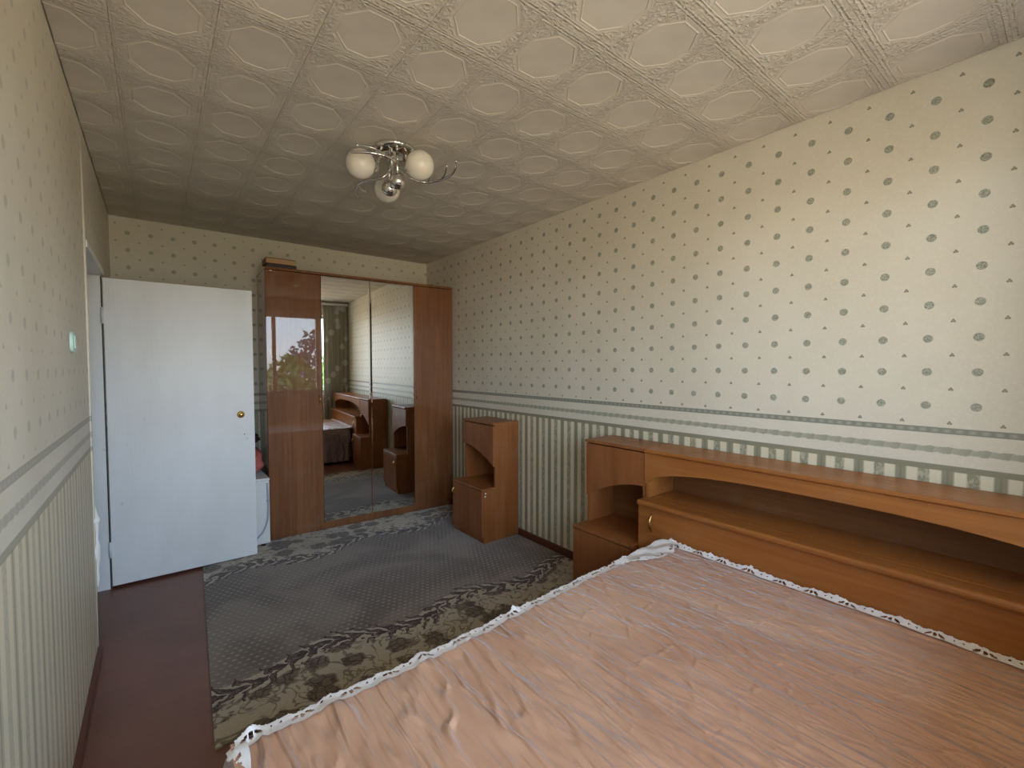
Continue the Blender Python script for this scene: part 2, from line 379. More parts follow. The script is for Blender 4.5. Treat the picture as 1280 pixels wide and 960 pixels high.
# window: frame, panes, sill
win = empty('window_1', ((WX0+WX1)/2, YN-0.16, WZ0)); tag(win, kind='structure')
def loc(o, p): o.location = -Vector(p.location); return o
cuts = [WX0, 1.428, WX1]
fr = MB().box(WX0, WX1, -0.035+YN-0.16, 0.035+YN-0.16, WZ0, WZ0+0.06).box(WX0, WX1, YN-0.195, YN-0.125, WZ1-0.05, WZ1)
fr.box(WX0, WX0+0.05, YN-0.195, YN-0.125, WZ0+0.06, WZ1-0.05).box(WX1-0.05, WX1, YN-0.195, YN-0.125, WZ0+0.06, WZ1-0.05).box(1.400, 1.456, YN-0.195, YN-0.125, WZ0+0.06, WZ1-0.05)
loc(fr.build('window_frame', WHITE, win), win)
gm = bpy.data.materials.new('window_glass'); gm.use_nodes = True; g = gm.node_tree; g.nodes.clear()
go = g.nodes.new('ShaderNodeOutputMaterial'); gx = g.nodes.new('ShaderNodeMixShader'); gt = g.nodes.new('ShaderNodeBsdfTransparent'); gg = g.nodes.new('ShaderNodeBsdfGlossy')
gg.inputs['Roughness'].default_value = 0.0; gx.inputs[0].default_value = 0.06
gt.inputs['Color'].default_value = (0.95, 0.97, 0.96, 1)
g.links.new(gt.outputs[0], gx.inputs[1]); g.links.new(gg.outputs[0], gx.inputs[2]); g.links.new(gx.outputs[0], go.inputs[0])
for a, b in ((WX0+0.05, 1.400), (1.456, WX1-0.05)):
    loc(MB().box(a, b, YN-0.163, YN-0.157, WZ0+0.06, WZ1-0.05).build('window_pane', gm, win), win)
loc(MB().box(WX0-0.02, WX1+0.01, YN-0.12, YN+0.03, WZ0-0.035, WZ0, 0.006).build('window_sill', WHITE, win), win)
bd = empty('door_2', ((BD0+BD1)/2, YN-0.16, 0)); tag(bd, 'white glazed balcony door', kind='structure')
q0, q1 = YN-0.185, YN-0.135
loc(MB().box(BD0, BD0+0.07, q0, q1, 0.0, WZ1).box(BD1-0.07, BD1, q0, q1, 0.0, WZ1).box(BD0+0.07, BD1-0.07, q0, q1, WZ1-0.07, WZ1).box(BD0+0.07, BD1-0.07, q0, q1, BDZ-0.07, BDZ).box(BD0+0.07, BD1-0.07, q0, q1, 0.0, 0.09).build('door_frame', WHITE, bd), bd)
loc(MB().box(BD0+0.07, BD1-0.07, q0+0.01, q1-0.01, 0.09, BDZ-0.07).build('lower_panel', WHITE, bd), bd)
loc(MB().box(BD0+0.07, BD1-0.07, YN-0.163, YN-0.157, BDZ, WZ1-0.07).build('window_pane', gm, bd), bd)
# baseboards
tag(MB().box(0, 0.016, YN, YC-0.002, 0, 0.055).build('baseboard_left', BASEB), kind='structure')
tag(MB().box(W-0.016, W, YN, L, 0, 0.055).build('baseboard_right', BASEB), kind='structure')
# door frame and door
tr = empty('trim_1', (0, YD, 0)); tag(tr, 'white painted door frame', kind='structure')
loc(MB().box(-0.15, -0.003, YD+0.012, YD+0.05, 0, ZD+0.012).build('jamb', DOORW, tr), tr)
loc(MB().box(-0.085, -0.004, YC, YC+0.008, 0, ZD+0.01).build('jamb', DOORW, tr), tr)
loc(MB().box(-0.085, 0.012, YC, YD+0.05, ZD+0.012, ZD+0.045).build('lintel', DOORW, tr), tr)
loc(MB().box(-0.006, 0.0, YD+0.010, YD+0.0118, 0, ZD+0.01).build('door_gap_shade', BLACKM, tr), tr)  # thin dark strip standing in for the shade in the hinge gap
dr = empty('door_1', (0.0, YD, 0.0)); tag(dr, 'open white painted door with brass knob', kind='structure')
MB().box(0.004, 0.800, 0.0, 0.038, 0.018, ZD, 0.0025).build('door_leaf', DOORW, dr)
my = Matrix.Rotation(R(90), 4, 'X')                       # lathe axis z -> -y
rose = MB().lathe([(0.024, 0), (0.024, 0.003), (0.019, 0.006), (0.010, 0.008)], (0.715, 0, 1.048), 28, my).build('knob_rosette', BRASS, dr)
MB().lathe([(0.007, 0.006), (0.007, 0.018), (0.013, 0.022), (0.016, 0.029), (0.013, 0.036), (0.004, 0.038)], (0.715, 0, 1.048), 24, my).build('door_knob', BRASS, rose)
for zz in (0.25, 1.70): MB().tube([(-0.001, -0.004, zz-0.05), (-0.001, -0.004, zz+0.05)], 0.006, 10).build('hinge', WHITE, dr)
for (xx, zz, r_) in ((0.735, 0.905, 0.004), (0.752, 0.872, 0.003)): MB().lathe([(r_, 0), (r_*0.7, 0.0015)], (xx, 0, zz), 10, my).build('screw_hole', DARK, dr)

# ---------------------------------------------------------------- carpet
rug = MB().prism([(0.385, 1.905), (2.555, 1.905), (2.555, 3.902), (0.482, 3.988)], 2, 0.001, 0.009).build('carpet', RUG)
tag(rug, 'grey brown carpet with leafy floral borders on the brown floor', 'carpet')
RZ = 0.009

# ---------------------------------------------------------------- wardrobe
wd = empty('wardrobe', (XW, YW, RZ*0), TW)
tag(wd, 'tall brown four-door wardrobe with two mirrored middle doors', 'wardrobe')
WW, WD, WH = 1.645, 0.475, 2.172; dw = WW/4
MB().box(0, 0.018, 0.019, WD, 0, WH-0.02, 0.001).build('side_panel', WOOD_Z, wd)
MB().box(WW-0.018, WW, 0.019, WD, 0, WH-0.02, 0.001).build('side_panel', WOOD_Z, wd)
MB().box(WW/2-0.009, WW/2+0.009, 0.03, WD-0.006, 0.07, WH-0.02).build('divider', WOOD_Z, wd)
MB().box(-0.002, WW+0.002, -0.003, WD, WH-0.02, WH, 0.002).build('top_board', WOOD_Z, wd)
MB().box(0.018, WW-0.018, 0.006, 0.022, 0, 0.066).build('plinth', WOOD_Z, wd)
MB().box(0.018, WW-0.018, 0.022, WD, 0.066, 0.082).build('bottom_board', WOOD_Z, wd)
MB().box(0.018, WW-0.018, WD-0.006, WD, 0.082, WH-0.02).build('back_panel', WOOD_D, wd)
def pull(mb, x, y0, z, h=0.045, out=0.02, n=9):
    mb.tube([(x, y0-out*math.sin(PI*k/n), z+h*(k/n-0.5)) for k in range(n+1)], [0.003+0.0015*math.sin(PI*k/n) for k in range(n+1)], 8); return mb
for k in range(4):
    x0, x1 = k*dw+0.002, (k+1)*dw-0.002
    if k in (0, 3):
        d = MB().box(x0, x1, 0.0, 0.018, 0.040 if k == 0 else 0.066, WH-0.024, 0.0015).build('door', WOOD_Z, wd)
        hx = x1-0.022 if k == 0 else x0+0.022
        pull(MB(), hx, 0.0, 1.115, 0.07).build('handle', BRASS, d)
    else:
        d = MB().box(x0, x1, 0.004, 0.018, 0.066, WH-0.024).build('mirror_door', WOOD_Z, wd)
        m = MB(); z0, z1, e = 0.070, WH-0.027, 0.012
        o_ = [(x0+0.001, z0), (x1-0.001, z0), (x1-0.001, z1), (x0+0.001, z1)]; i_ = [(x0+e, z0+e), (x1-e, z0+e), (x1-e, z1-e), (x0+e, z1-e)]
        m.add([(a, 0.0005, b) for a, b in o_]+[(a, 0.0, b) for a, b in i_]+[(a, 0.004, b) for a, b in o_],
              [(4, 5, 6, 7)]+[(q, (q+1) % 4, 4+(q+1) % 4, 4+q) for q in range(4)]+[(8+q, 8+(q+1) % 4, (q+1) % 4, q) for q in range(4)])
        tag(m.build('mirror_pane', MIRROR, d), 'bevelled mirror pane')
# books on top of the wardrobe
PAGES = Mat('book_pages', 0.8, base=srgb(196, 160, 116)).m
def book(name, x, y, z, w, d, h, rz, cover, label, front=False):
    b = empty(name, (x, y, z), rz); tag(b, label, 'book', 'books on top of the wardrobe')
    t = 0.004
    MB().box(0, w, 0, d, 0, t, 0.001).build('cover', cover, b); MB().box(0, w, 0, d, h-t, h, 0.001).build('cover', cover, b)
    (MB().box(0, w, -0.001, t, t, h-t) if front else MB().box(-0.001, t, 0, d, t, h-t)).build('spine', cover, b)
    MB().box(t+0.001, w-0.005, 0.005, d-0.005, t, h-t).build('page_block', PAGES, b); return b
BC1 = Mat('maroon_cover', 0.45, base=srgb(112, 54, 40)).m; BC2 = Mat('black_cover', 0.45, base=srgb(40, 30, 28)).m
zt = WH+0.001
cw, sw = math.cos(TW), math.sin(TW)
def wloc(x, y): return (XW+x*cw-y*sw, YW+x*sw+y*cw)
bx, by = wloc(0.02, 0.03); book('hardback_book', bx, by, zt, 0.215, 0.15, 0.030, TW, BC2, 'dark hardback book lying under the maroon one on the wardrobe', True)
bx, by = wloc(0.012, 0.025); book('hardback_book', bx, by, zt+0.0305, 0.222, 0.16, 0.046, TW+R(1.5), BC1, 'thick maroon book with cream page edges, topmost on the wardrobe')

# ---------------------------------------------------------------- nightstands (fronts face -X); arch curve of the upper fascia
def arch_pts(y0, z0, y1, z1, n=12):                       # quarter-ellipse-like curve from low (y0,z0) to high (y1,z1)
    return [(y0+(y1-y0)*k/n, z0+(z1-z0)*math.sin(PI/2*(k/n))**0.95) for k in range(n+1)]
def nightstand(name, ya, yb, low_at, zb, label, handle_y, caps):
    """ya..yb along the wall; low_at = the y end where the fascia hangs lowest"""
    b = empty(name, ((2.2+W)/2, (ya+yb)/2, zb)); tag(b, label, 'nightstand', 'nightstands of the bedroom set')
    XF, XU, XB = 2.2, 2.312, W-0.018
    def P(mb, nm, mat=WOOD_N, par=None, lab=None):
        o = mb.build(nm, mat, par or b)
        if par is None: o.location = -Vector(b.location)
        if lab: o['label'] = lab
        return o
    t = 0.016
    side = [(XF+0.018, zb), (XB, zb), (XB, 0.928), (XU+0.016, 0.928), (XU+0.016, 0.437), (XF+0.018, 0.421)]
    side[4:] = [(XU+0.016, 0.437), (XU+0.016, 0.421), (XF+0.018, 0.421)]
    for y0, y1 in ((ya, ya+t), (yb-t, yb)): P(MB().prism(side, 1, y0, y1), 'side_panel')
    P(MB().box(XB-0.005, XB, ya+t, yb-t, zb+0.05, 0.928), 'back_panel', WOOD_D)
    P(MB().box(XU-0.008, XB, ya-0.002, yb+0.002, 0.928, 0.946, 0.003), 'top_board')
    P(MB().box(XF, XU+0.016, ya-0.002, yb+0.002, 0.421, 0.439, 0.004).box(XU+0.016, XB-0.005, ya+t, yb-t, 0.421, 0.437), 'shelf_board')
    hi_at = yb if low_at == ya else ya
    poly = [(low_at, 0.921), (low_at, 0.600)]+arch_pts(low_at, 0.600, hi_at, 0.738)[1:]+[(hi_at, 0.921)]
    P(MB().prism(poly, 0, XU, XU+0.015), 'upper_fascia')
    P(MB().box(XU-0.0012, XU+0.0, min(low_at, low_at+0.004 if low_at == ya else low_at-0.004), max(low_at, low_at+0.004 if low_at == ya else low_at-0.004), 0.602, 0.926), 'edge_band', EDGE)
    dpan = P(MB().box(XF+0.002, XF+0.018, ya+0.001, yb-0.001, zb+0.05, 0.418, 0.002), 'door')
    P(MB().box(XF+0.022, XF+0.036, ya+t, yb-t, zb, zb+0.05), 'plinth')
    P(MB().box(XF+0.018, XB-0.005, ya+t, yb-t, zb+0.05, zb+0.066), 'bottom_board')
    hm = MB(); n = 9
    hm.tube([(XF+0.002-0.022*math.sin(PI*k/n), handle_y, 0.345+0.07*(k/n-0.5)) for k in range(n+1)], [0.003+0.0015*math.sin(PI*k/n) for k in range(n+1)], 8)
    P(hm, 'handle', BRASS, dpan)
    if caps:
        mm = Matrix.Rotation(R(90), 4, 'X')
        for (xx, zz) in ((2.236, 0.402), (2.231, 0.378)):
            P(MB().lathe([(0.007, 0), (0.007, 0.0015), (0.004, 0.003)], (xx, ya, zz), 12, mm), 'screw_cap', WHITE)
    return b
nightstand('nightstand', 2.852, 3.290, 2.852, RZ+0.0005, 'brown nightstand standing alone between the wardrobe and the bed', 3.262, True)
nightstand('nightstand', 1.462, 1.882, 1.882, 0.0005, 'brown nightstand joined to the end of the headboard', 1.49, False)

# ---------------------------------------------------------------- bed with shelf headboard
HB0, HB1 = -0.135, 1.457
bed = empty('bed', (1.3, 0.66, 0)); tag(bed, 'double bed with long brown shelf headboard along the right wall', 'bed')
def BP(mb, nm, mat=WOOD_Y, lab=None, par=None):
    o = mb.build(nm, mat, par or bed)
    if par is None: o.location = -Vector(bed.location)
    if lab: o['label'] = lab
    return o
XB = W-0.018
for y0 in (HB0, HB1-0.018):
    BP(MB().prism([(2.270, 0.0), (XB, 0.0), (XB, 0.926), (2.326, 0.926), (2.326, 0.655), (2.270, 0.655)], 1, y0, y0+0.018), 'end_panel')
BP(MB().box(2.300, XB+0.004, HB0-0.001, HB1+0.001, 0.926, 0.946, 0.006), 'top_board')
BP(MB().box(XB-0.006, XB, HB0+0.018, HB1-0.018, 0.1, 0.926), 'back_panel', WOOD_D)
BP(MB().box(2.238, 2.328, HB0, HB1, 0.656, 0.684, 0.010).box(2.328, XB-0.006, HB0+0.018, HB1-0.018, 0.660, 0.683), 'shelf')
BP(MB().box(2.258, 2.274, HB0+0.001, HB1-0.001, 0.06, 0.654, 0.002), 'front_panel')
ymid = (HB0+HB1)/2; half = (HB1-HB0)/2; pts = []
for k in range(33):
    y = HB1-0.018-(HB1-HB0-0.036)*k/32; q = (y-ymid)/(half-0.018)
    pts.append((y, 0.760+0.104*math.sqrt(max(0, 1-abs(q)**2.6))))
poly = [(HB0+0.018-0.018, 0.924), (HB0, 0.760)]+pts[::-1]+[(HB1, 0.760), (HB1, 0.924)]
BP(MB().prism(poly, 0, 2.310, 2.326), 'arched_fascia')
hm = MB(); hm.tube([(2.258-0.022*math.sin(PI*k/9), 1.372, 0.575+0.095*(k/9-0.5)) for k in range(10)], [0.003+0.002*math.sin(PI*k/9) for k in range(10)], 8)
BP(hm, 'handle', BRASS, 'curved pale brass handle')
BX0, BX1, BY0, BY1 = 0.375, 2.245, -0.02, 1.27
BP(MB().box(BX0+0.03, BX1+0.010, BY0+0.04, BY1-0.075, 0.06, 0.26), 'bed_base', WOOD_Y)
BP(MB().box(BX0+0.015, BX1+0.005, BY0+0.02, BY1-0.065, 0.26, 0.478, 0.03), 'mattress', Mat('mattress_ticking', 0.8, base=srgb(210, 200, 186)).m)
for (lx, ly) in ((BX0+0.1, BY0+0.1), (BX0+0.1, BY1-0.15), (BX1-0.1, BY0+0.1), (BX1-0.1, BY1-0.15)):
    BP(MB().box(lx-0.025, lx+0.025, ly-0.025, ly+0.025, 0, 0.06), 'leg')

# ---------------------------------------------------------------- bedspread: quilted top, hanging sides, lace trim
def edge_y(x): return 1.205+(1.305-1.205)*(x-0.36)/(2.25-0.36)+0.004*math.sin(x*5)
FX, HX = 0.365, 2.248                                     # foot and head of the top
def top_z(x, y):
    d = min(edge_y(x)-y, x-FX)
    z = 0.500+0.006*fbm(x*2.2, y*1.2, 1.3)
    z += 0.0026*fbm(x*16+0.8*fbm(x*5, y*5, 7), y*3.2, 4.0, 3)
    left = 1-sstep(0.75, 1.35, x)
    r1 = max(0, 1-abs(fbm(x*7.5+0.5*fbm(x*3, y*3, 7), y*1.3, 2.2, 2))*4.5)      # long pulled creases across the bed
    r2 = max(0, 1-abs(fbm(x*15+0.3*fbm(x*6, y*6, 5), y*1.8, 8.1, 2))*3.5)
    z += 0.0085*r1*(0.25+0.75*left)+0.0036*r2*(0.75+0.4*fbm(x*2, y*2, 3.1))
    return z-0.005*(1-sstep(0.0, 0.04, d))
spread = empty('bedspread', (1.3, 0.64, 0.5)); tag(spread, 'peach satin quilted bedspread with white cutwork lace edging on the bed', 'bedspread')
def SP(mb, nm, mat, lab=None, kind=None):
    o = mb.build(nm, mat, spread); o.location = -Vector(spread.location)
    if lab: o['label'] = lab
    return o
NX, NY = 440, 230
v = []; fs = []
for i in range(NX+1):
    x = FX+(HX-FX)*i/NX
    for j in range(NY+1):
        y = BY0+(edge_y(x)-BY0)*j/NY; v.append((x, y, top_z(x, y)))
for i in range(NX):
    for j in range(NY):
        a = i*(NY+1)+j; fs.append((a, a+NY+1, a+NY+2, a+1))
SP(MB().add(v, fs, True), 'quilted_top', SATIN)
# hanging sides: far side, foot, near side (with gathers)
def side(path, drop, name, gather=0.012):
    v = []; fs = []; m = 16
    for i, (p, nrm) in enumerate(path):
        s = i*0.011
        for j in range(m+1):
            t = j/m; e = 0.022*math.sin(min(1, t*6)*PI/2)+gather*sstep(0.1, 1, t)*math.sin(s*62+2*math.sin(s*9))+(0.018 if i <= 170 else 0.018+0.10*sstep(170, 190, i))*t
            z = p[2]-0.03*(1-math.cos(min(1, t*6)*PI/2))-max(0, t-0.05)*(drop-0.02)
            v.append((p[0]+nrm[0]*e, p[1]+nrm[1]*e, z))
    for i in range(len(path)-1):
        for j in range(m): a = i*(m+1)+j; fs.append((a, a+1, a+m+2, a+m+1))
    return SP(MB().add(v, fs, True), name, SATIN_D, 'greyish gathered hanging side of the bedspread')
n_ = 170; path = []
for i in range(n_+1):
    x = HX-0.06+(FX+0.05-(HX-0.06))*i/n_; path.append(((x, edge_y(x), top_z(x, edge_y(x))), (0, 1)))
ey = edge_y(FX)
for k in range(1, 12):
    a = PI/2+PI/2*k/12
    path.append(((FX+0.05+0.05*math.cos(a), ey-0.05+0.05*math.sin(a), top_z(FX, ey)), (math.cos(a), math.sin(a))))
for i in range(0, 111):
    y = ey-0.05-(ey-0.05-BY0)*i/110; path.append(((FX, y, top_z(FX, y)), (-1, 0)))
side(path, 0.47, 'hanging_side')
# lace: strips with cut holes and scalloped outer edge
def lace_strip(P, length, width, name, seed, lab=None, curl=None):
    """P(s, t): point at s metres along, t metres out from the seam"""
    st = 0.0032; n = int(length/st); keep = []; v = []; fs = []
    wmax = width if not callable(width) else max(width(length*k/200) for k in range(201)); m = int(wmax/st)+1; idx = {}
    def vid(i, j):
        if (i, j) not in idx: idx[(i, j)] = len(v); v.append(P(i*st, j*st))
        return idx[(i, j)]
    for i in range(n):
        s = (i+0.5)*st; wd_ = width(s) if callable(width) else width
        sc = wd_-0.0045*abs(math.sin(PI*s/0.026))-0.004*(0.5+0.5*math.sin(s*31+seed))
        for j in range(m):
            t = (j+0.5)*st
            if t > sc: continue
            u = (s+0.004*math.sin(s*17+seed)) % 0.118-0.059; tt = t-(wd_-0.023)
            hole = False
            for (hu, ht, au, at, sl) in ((0, 0.0, 0.0052, 0.0085, 0), (-0.0175, -0.001, 0.0062, 0.0085, 0.8), (0.0175, -0.001, 0.0062, 0.0085, -0.8), (0.048, 0.006, 0.0032, 0.0032, 0), (-0.048, 0.006, 0.0032, 0.0032, 0)):
                du = u-hu-sl*(tt-ht)
                if (du/au)**2+((tt-ht)/at)**2 < 1: hole = True; break
            if not hole: fs.append((vid(i, j), vid(i+1, j), vid(i+1, j+1), vid(i, j+1)))
    return SP(MB().add(v, fs, True), name, LACE, lab)
farlen = HX-FX-0.02
def P_far(s, t):                                          # from the head corner to the foot, lying on the far edge
    x = HX-0.012-s; ye = edge_y(x)
    wv = 0.0012*math.sin(s*43)+0.001*math.sin(s*97+1)
    out = t-0.032; y = ye+out
    z = top_z(x, min(y, ye))+0.004+wv*0.5+0.0015*abs(math.sin(s*28))*sstep(0.02, 0.05, t)-max(0, out-0.004)*0.08
    for (c0, h, w_) in ((0.985, 0.018, 0.018), (1.83, 0.022, 0.016), (0.30, 0.012, 0.02)):
        z += h*math.exp(-((s-c0)/w_)**2)*sstep(0.012, 0.05, t)
    return (x, y+wv, z)
lace_strip(P_far, farlen, 0.048, 'lace_edging', 0.3, 'white cutwork lace along the far edge')
def P_head(s, t):                                         # along the headboard panel, edge curling up
    y = edge_y(HX)-0.02-s
    up = 0.012*sstep(-0.2, 0.5, math.sin(s*9))
    z = top_z(HX, y)+0.006+t*0.35+0.003*math.sin(s*70)*t/0.034
    for (c0, h, w_) in ((0.06, 0.010, 0.04), (0.235, 0.016, 0.016), (0.415, 0.024, 0.022), (0.03, 0.012, 0.02), (0.72, 0.006, 0.03)):
        z += h*math.exp(-((s-c0)/w_)**2)*sstep(0.012, 0.040, t)
    return (HX-0.029+t*1.0+0.002*math.sin(s*50), y, z)
lace_strip(P_head, edge_y(HX)-0.02-BY0-0.02, 0.034, 'lace_edging', 1.9, 'white cutwork lace against the headboard panel')
def P_flap(s, t):                                         # the wider piece of lace folded over the head corner
    x = HX-0.006-s; ye = edge_y(x)
    z = top_z(x, min(ye, ye-t+0.03))+0.010+0.003*math.sin(s*40+t*60)+0.012*math.exp(-(s/0.05)**2)
    return (x, ye+0.012-t-0.02*math.exp(-(s/0.03)**2), z)
lace_strip(P_flap, 0.40, lambda s: 0.030+0.105*sstep(0.41, 0.16, s)*(1-0.35*sstep(0.10, 0.0, s)) if True else 0, 'lace_corner', 0.9, 'folded lace corner by the nightstand')
def P_foot(s, t):
    y = edge_y(FX)-0.012-s
    return (FX+0.030-t*0.9+0.003*math.sin(s*40), y, top_z(FX+0.02, y)+0.003-max(0, t-0.03)*0.55+0.003*math.sin(s*55))
lace_strip(P_foot, edge_y(FX)-0.012-BY0-0.02, 0.050, 'lace_edging', 2.7, 'white cutwork lace at the foot')

# ---------------------------------------------------------------- ceiling lamp
LX, LY = 1.232, 2.215
lamp = empty('ceiling_lamp', (LX, LY, H)); tag(lamp, 'chrome ceiling lamp with three white globes and curled arms', 'ceiling lamp')
def LP(mb, nm, mat, par=None):
    o = mb.build(nm, mat, par or lamp)
    if par is None: o.location = -Vector(lamp.location)
    return o
LP(MB().lathe([(0.108, H-0.0045), (0.110, H-0.012), (0.106, H-0.022), (0.092, H-0.027), (0.03, H-0.028)], (LX, LY, 0), 48), 'ceiling_plate', CHROME)
for (gx_, gy_, gz_) in ((1.068, 2.246, 2.390), (1.306, 2.081, 2.390), (1.301, 2.475, 2.390)):
    d = Vector((LX-gx_, LY-gy_, 0)); d.normalize()
    gl = LP(MB().sphere((gx_, gy_, gz_), 0.070, 32, 20), 'globe_shade', GLOBE)
    a = Vector((gx_, gy_, gz_))+d*0.062; b = Vector((LX, LY, 2.462))-d*0.07
    LP(MB().tube([b+Vector((0, 0, 0.012)), b+Vector((0, 0, -0.02)), (a+b)/2+Vector((0, 0, -0.012)), a], 0.008, 10), 'lamp_arm', CHROME)
    q = d.to_track_quat('Z', 'Y').to_matrix().to_4x4()
    LP(MB().lathe([(0.026, 0.050), (0.032, 0.056), (0.030, 0.066), (0.018, 0.084), (0.010, 0.088)], (gx_, gy_, gz_), 24, q), 'shade_holder', CHROME)
for (cx, cy, cz, ln) in ((1.228, 2.173, 2.322, 0.0), (1.229, 2.275, 2.318, 0.0)):
    LP(MB().tube([(cx, cy, cz+0.02), (cx, cy, H-0.02)], 0.007, 10), 'drop_rod', CHROME)
    LP(MB().sphere((cx, cy, cz), 0.040, 28, 18), 'chrome_ball', CHROME)
LP(MB().tube([(LX-0.02, LY-0.01, H-0.02), (LX-0.02, LY-0.01, 2.40)], 0.0045, 10), 'drop_rod', CHROME)
def spl(pts, n=6):
    out = []; P = [Vector(p) for p in pts]; P = [2*P[0]-P[1]]+P+[2*P[-1]-P[-2]]
    for i in range(1, len(P)-2):
        for k in range(n):
            t = k/n; a, b, c_, d = P[i-1:i+3]
            out.append(0.5*((2*b)+(c_-a)*t+(2*a-5*b+4*c_-d)*t*t+(3*b-a-3*c_+d)*t**3))
    out.append(P[-2]); return out
def curl(main, tips):
    o = LP(MB().tube(spl(main), 0.0065, 8), 'curled_arm', CHROME)
    for t in tips:
        m = MB().tube(spl(t, 4), 0.0045, 8); m.sphere(t[-1], 0.008, 10, 6); LP(m, 'arm_tip', CHROME, o)
    LP(MB().sphere(main[-1], 0.0065, 10, 6), 'arm_tip', CHROME, o)
curl([(1.215, 2.16, 2.42), (1.179, 2.081, 2.375), (1.12, 2.05, 2.37), (1.07, 2.054, 2.37), (1.02, 2.075, 2.37), (0.977, 2.107, 2.37)], [[(1.12, 2.05, 2.37), (1.05, 2.03, 2.38), (0.985, 2.06, 2.385)]])
curl([(1.25, 2.24, 2.42), (1.307, 2.185, 2.36), (1.36, 2.19, 2.36), (1.40, 2.176, 2.36), (1.435, 2.11, 2.36), (1.448, 2.02, 2.36), (1.43, 1.94, 2.365), (1.399, 1.891, 2.37)],
     [[(1.435, 2.11, 2.36), (1.425, 2.04, 2.365), (1.397, 1.975, 2.375)], [(1.40, 2.176, 2.36), (1.385, 2.13, 2.37)]])
curl([(1.235, 2.25, 2.42), (1.187, 2.267, 2.36), (1.14, 2.342, 2.36), (1.123, 2.40, 2.36), (1.123, 2.47, 2.36), (1.15, 2.55, 2.36), (1.198, 2.624, 2.36)],
     [[(1.123, 2.43, 2.36), (1.15, 2.48, 2.365), (1.19, 2.53, 2.37)], [(1.14, 2.342, 2.36), (1.16, 2.375, 2.375)]])

# ---------------------------------------------------------------- white box behind the door, cloth on it
bz = RZ+0.0005
ap = empty('white_cabinet', (0.60, 4.10, bz)); tag(ap, 'low white appliance between the open door and the wardrobe', 'appliance')
o = MB().box(-0.29, 0.312, -0.245, 0.29, 0.02, 0.505, 0.006).build('body', WHITE, ap)
MB().box(-0.295, 0.314, -0.25, 0.295, 0.505, 0.525, 0.005).build('top_lid', WHITE, ap)
GREYP = Mat('grey_plastic', 0.5, base=srgb(176, 184, 194)).m
MB().tube(spl([(0.296, -0.252, 0.49), (0.298, -0.256, 0.40), (0.299, -0.256, 0.30), (0.292, -0.256, 0.20), (0.262, -0.256, 0.12), (0.215, -0.254, 0.07)]), 0.006, 8).build('drain_hose', GREYP, ap)
MB().box(0.288, 0.308, -0.256, -0.245, 0.345, 0.355).build('hose_clip', GREYP, ap)
for (lx, ly) in ((-0.25, -0.21), (0.27, -0.21), (-0.25, 0.25), (0.27, 0.25)): MB().lathe([(0.018, 0), (0.018, 0.02)], (lx, ly, 0), 12).build('foot', BLACKM, ap)
def cloth_mat(name, c1, c2):
    M = Mat(name, 0.7, 0.3); M.coords(); n = M.noise((16, 16, 16), 3, distort=1.0); M.color(M.mix(n.step(0.35, 0.65), srgb(*c1), srgb(*c2))); M.bump(n, 0.004, 0.6); return M.m
def bundle(cx, cy, z0, rx, ry, h, mat, name, label, cat, seed):
    v = []; fs = []; n, m = 40, 20
    for i in range(m+1):
        th = PI*i/m
        for k in range(n):
            ph = 2*PI*k/n; sx = math.copysign(abs(math.cos(ph))**0.4, math.cos(ph)); sy = math.copysign(abs(math.sin(ph))**0.4, math.sin(ph))
            r = math.sin(th)**0.4 if 0 < i < m else 0.001
            nn = 0.97+0.05*fbm(sx*2+seed, sy*2, th*2)+0.03*math.sin(7*th+4*fbm(sx*2, sy*2, seed))
            v.append((cx+rx*r*sx*nn, cy+ry*r*sy*nn, max(z0, z0+h*0.5*(1-math.cos(th))*(0.94+0.06*nn))))
    for i in range(m):
        for k in range(n): fs.append((i*n+k, i*n+(k+1) % n, (i+1)*n+(k+1) % n, (i+1)*n+k))
    return tag(MB().add(v, fs, True).build(name, mat), label, cat)
bundle(0.61, 4.10, bz+0.526, 0.295, 0.225, 0.24, cloth_mat('pink_cloth', (196, 112, 100), (158, 78, 72)), 'cloth_and_gap_shade', 'crumpled pink red cloth bundle on the white appliance', 'cloth', 1.0)
bundle(0.61, 4.13, bz+0.768, 0.28, 0.20, 0.09, cloth_mat('dark_gap_shade', (70, 48, 44), (48, 34, 32)), 'cloth_and_gap_shade', 'dark shape above the pink bundle standing in for the shadowed gap', 'cloth', 5.0)  # dark lump in place of the shadowed gap before the far wall

# ---------------------------------------------------------------- switch, foam on the doorway edge
MINT = Mat('mint_plastic', 0.35, base=srgb(196, 226, 212)).m
sw_ = empty('light_switch', (0.0, 2.36, 1.48)); tag(sw_, 'pale mint rounded light switch on the left wall by the doorway', 'light switch')
m = MB(); rr = [(0.040*math.copysign(abs(math.cos(2*PI*k/32))**0.6, math.cos(2*PI*k/32)), 0.040*math.copysign(abs(math.sin(2*PI*k/32))**0.6, math.sin(2*PI*k/32))) for k in range(32)]
m.add([(0.001, a, b) for a, b in rr]+[(0.009, a*0.98, b*0.98) for a, b in rr]+[(0.012, a*0.88, b*0.88) for a, b in rr],
      [tuple(range(32))[::-1], tuple(range(64, 96))]+[(r_*32+k, r_*32+(k+1) % 32, (r_+1)*32+(k+1) % 32, (r_+1)*32+k) for r_ in range(2) for k in range(32)])
m.build('plate', MINT, sw_)
MB().prism([(-0.016, -0.022), (0.016, -0.022), (0.016, 0.022), (-0.016, 0.022)], 0, 0.0115, 0.0145).build('rocker', MINT, sw_)
foam = MB(); v = []; n, m_ = 16, 44
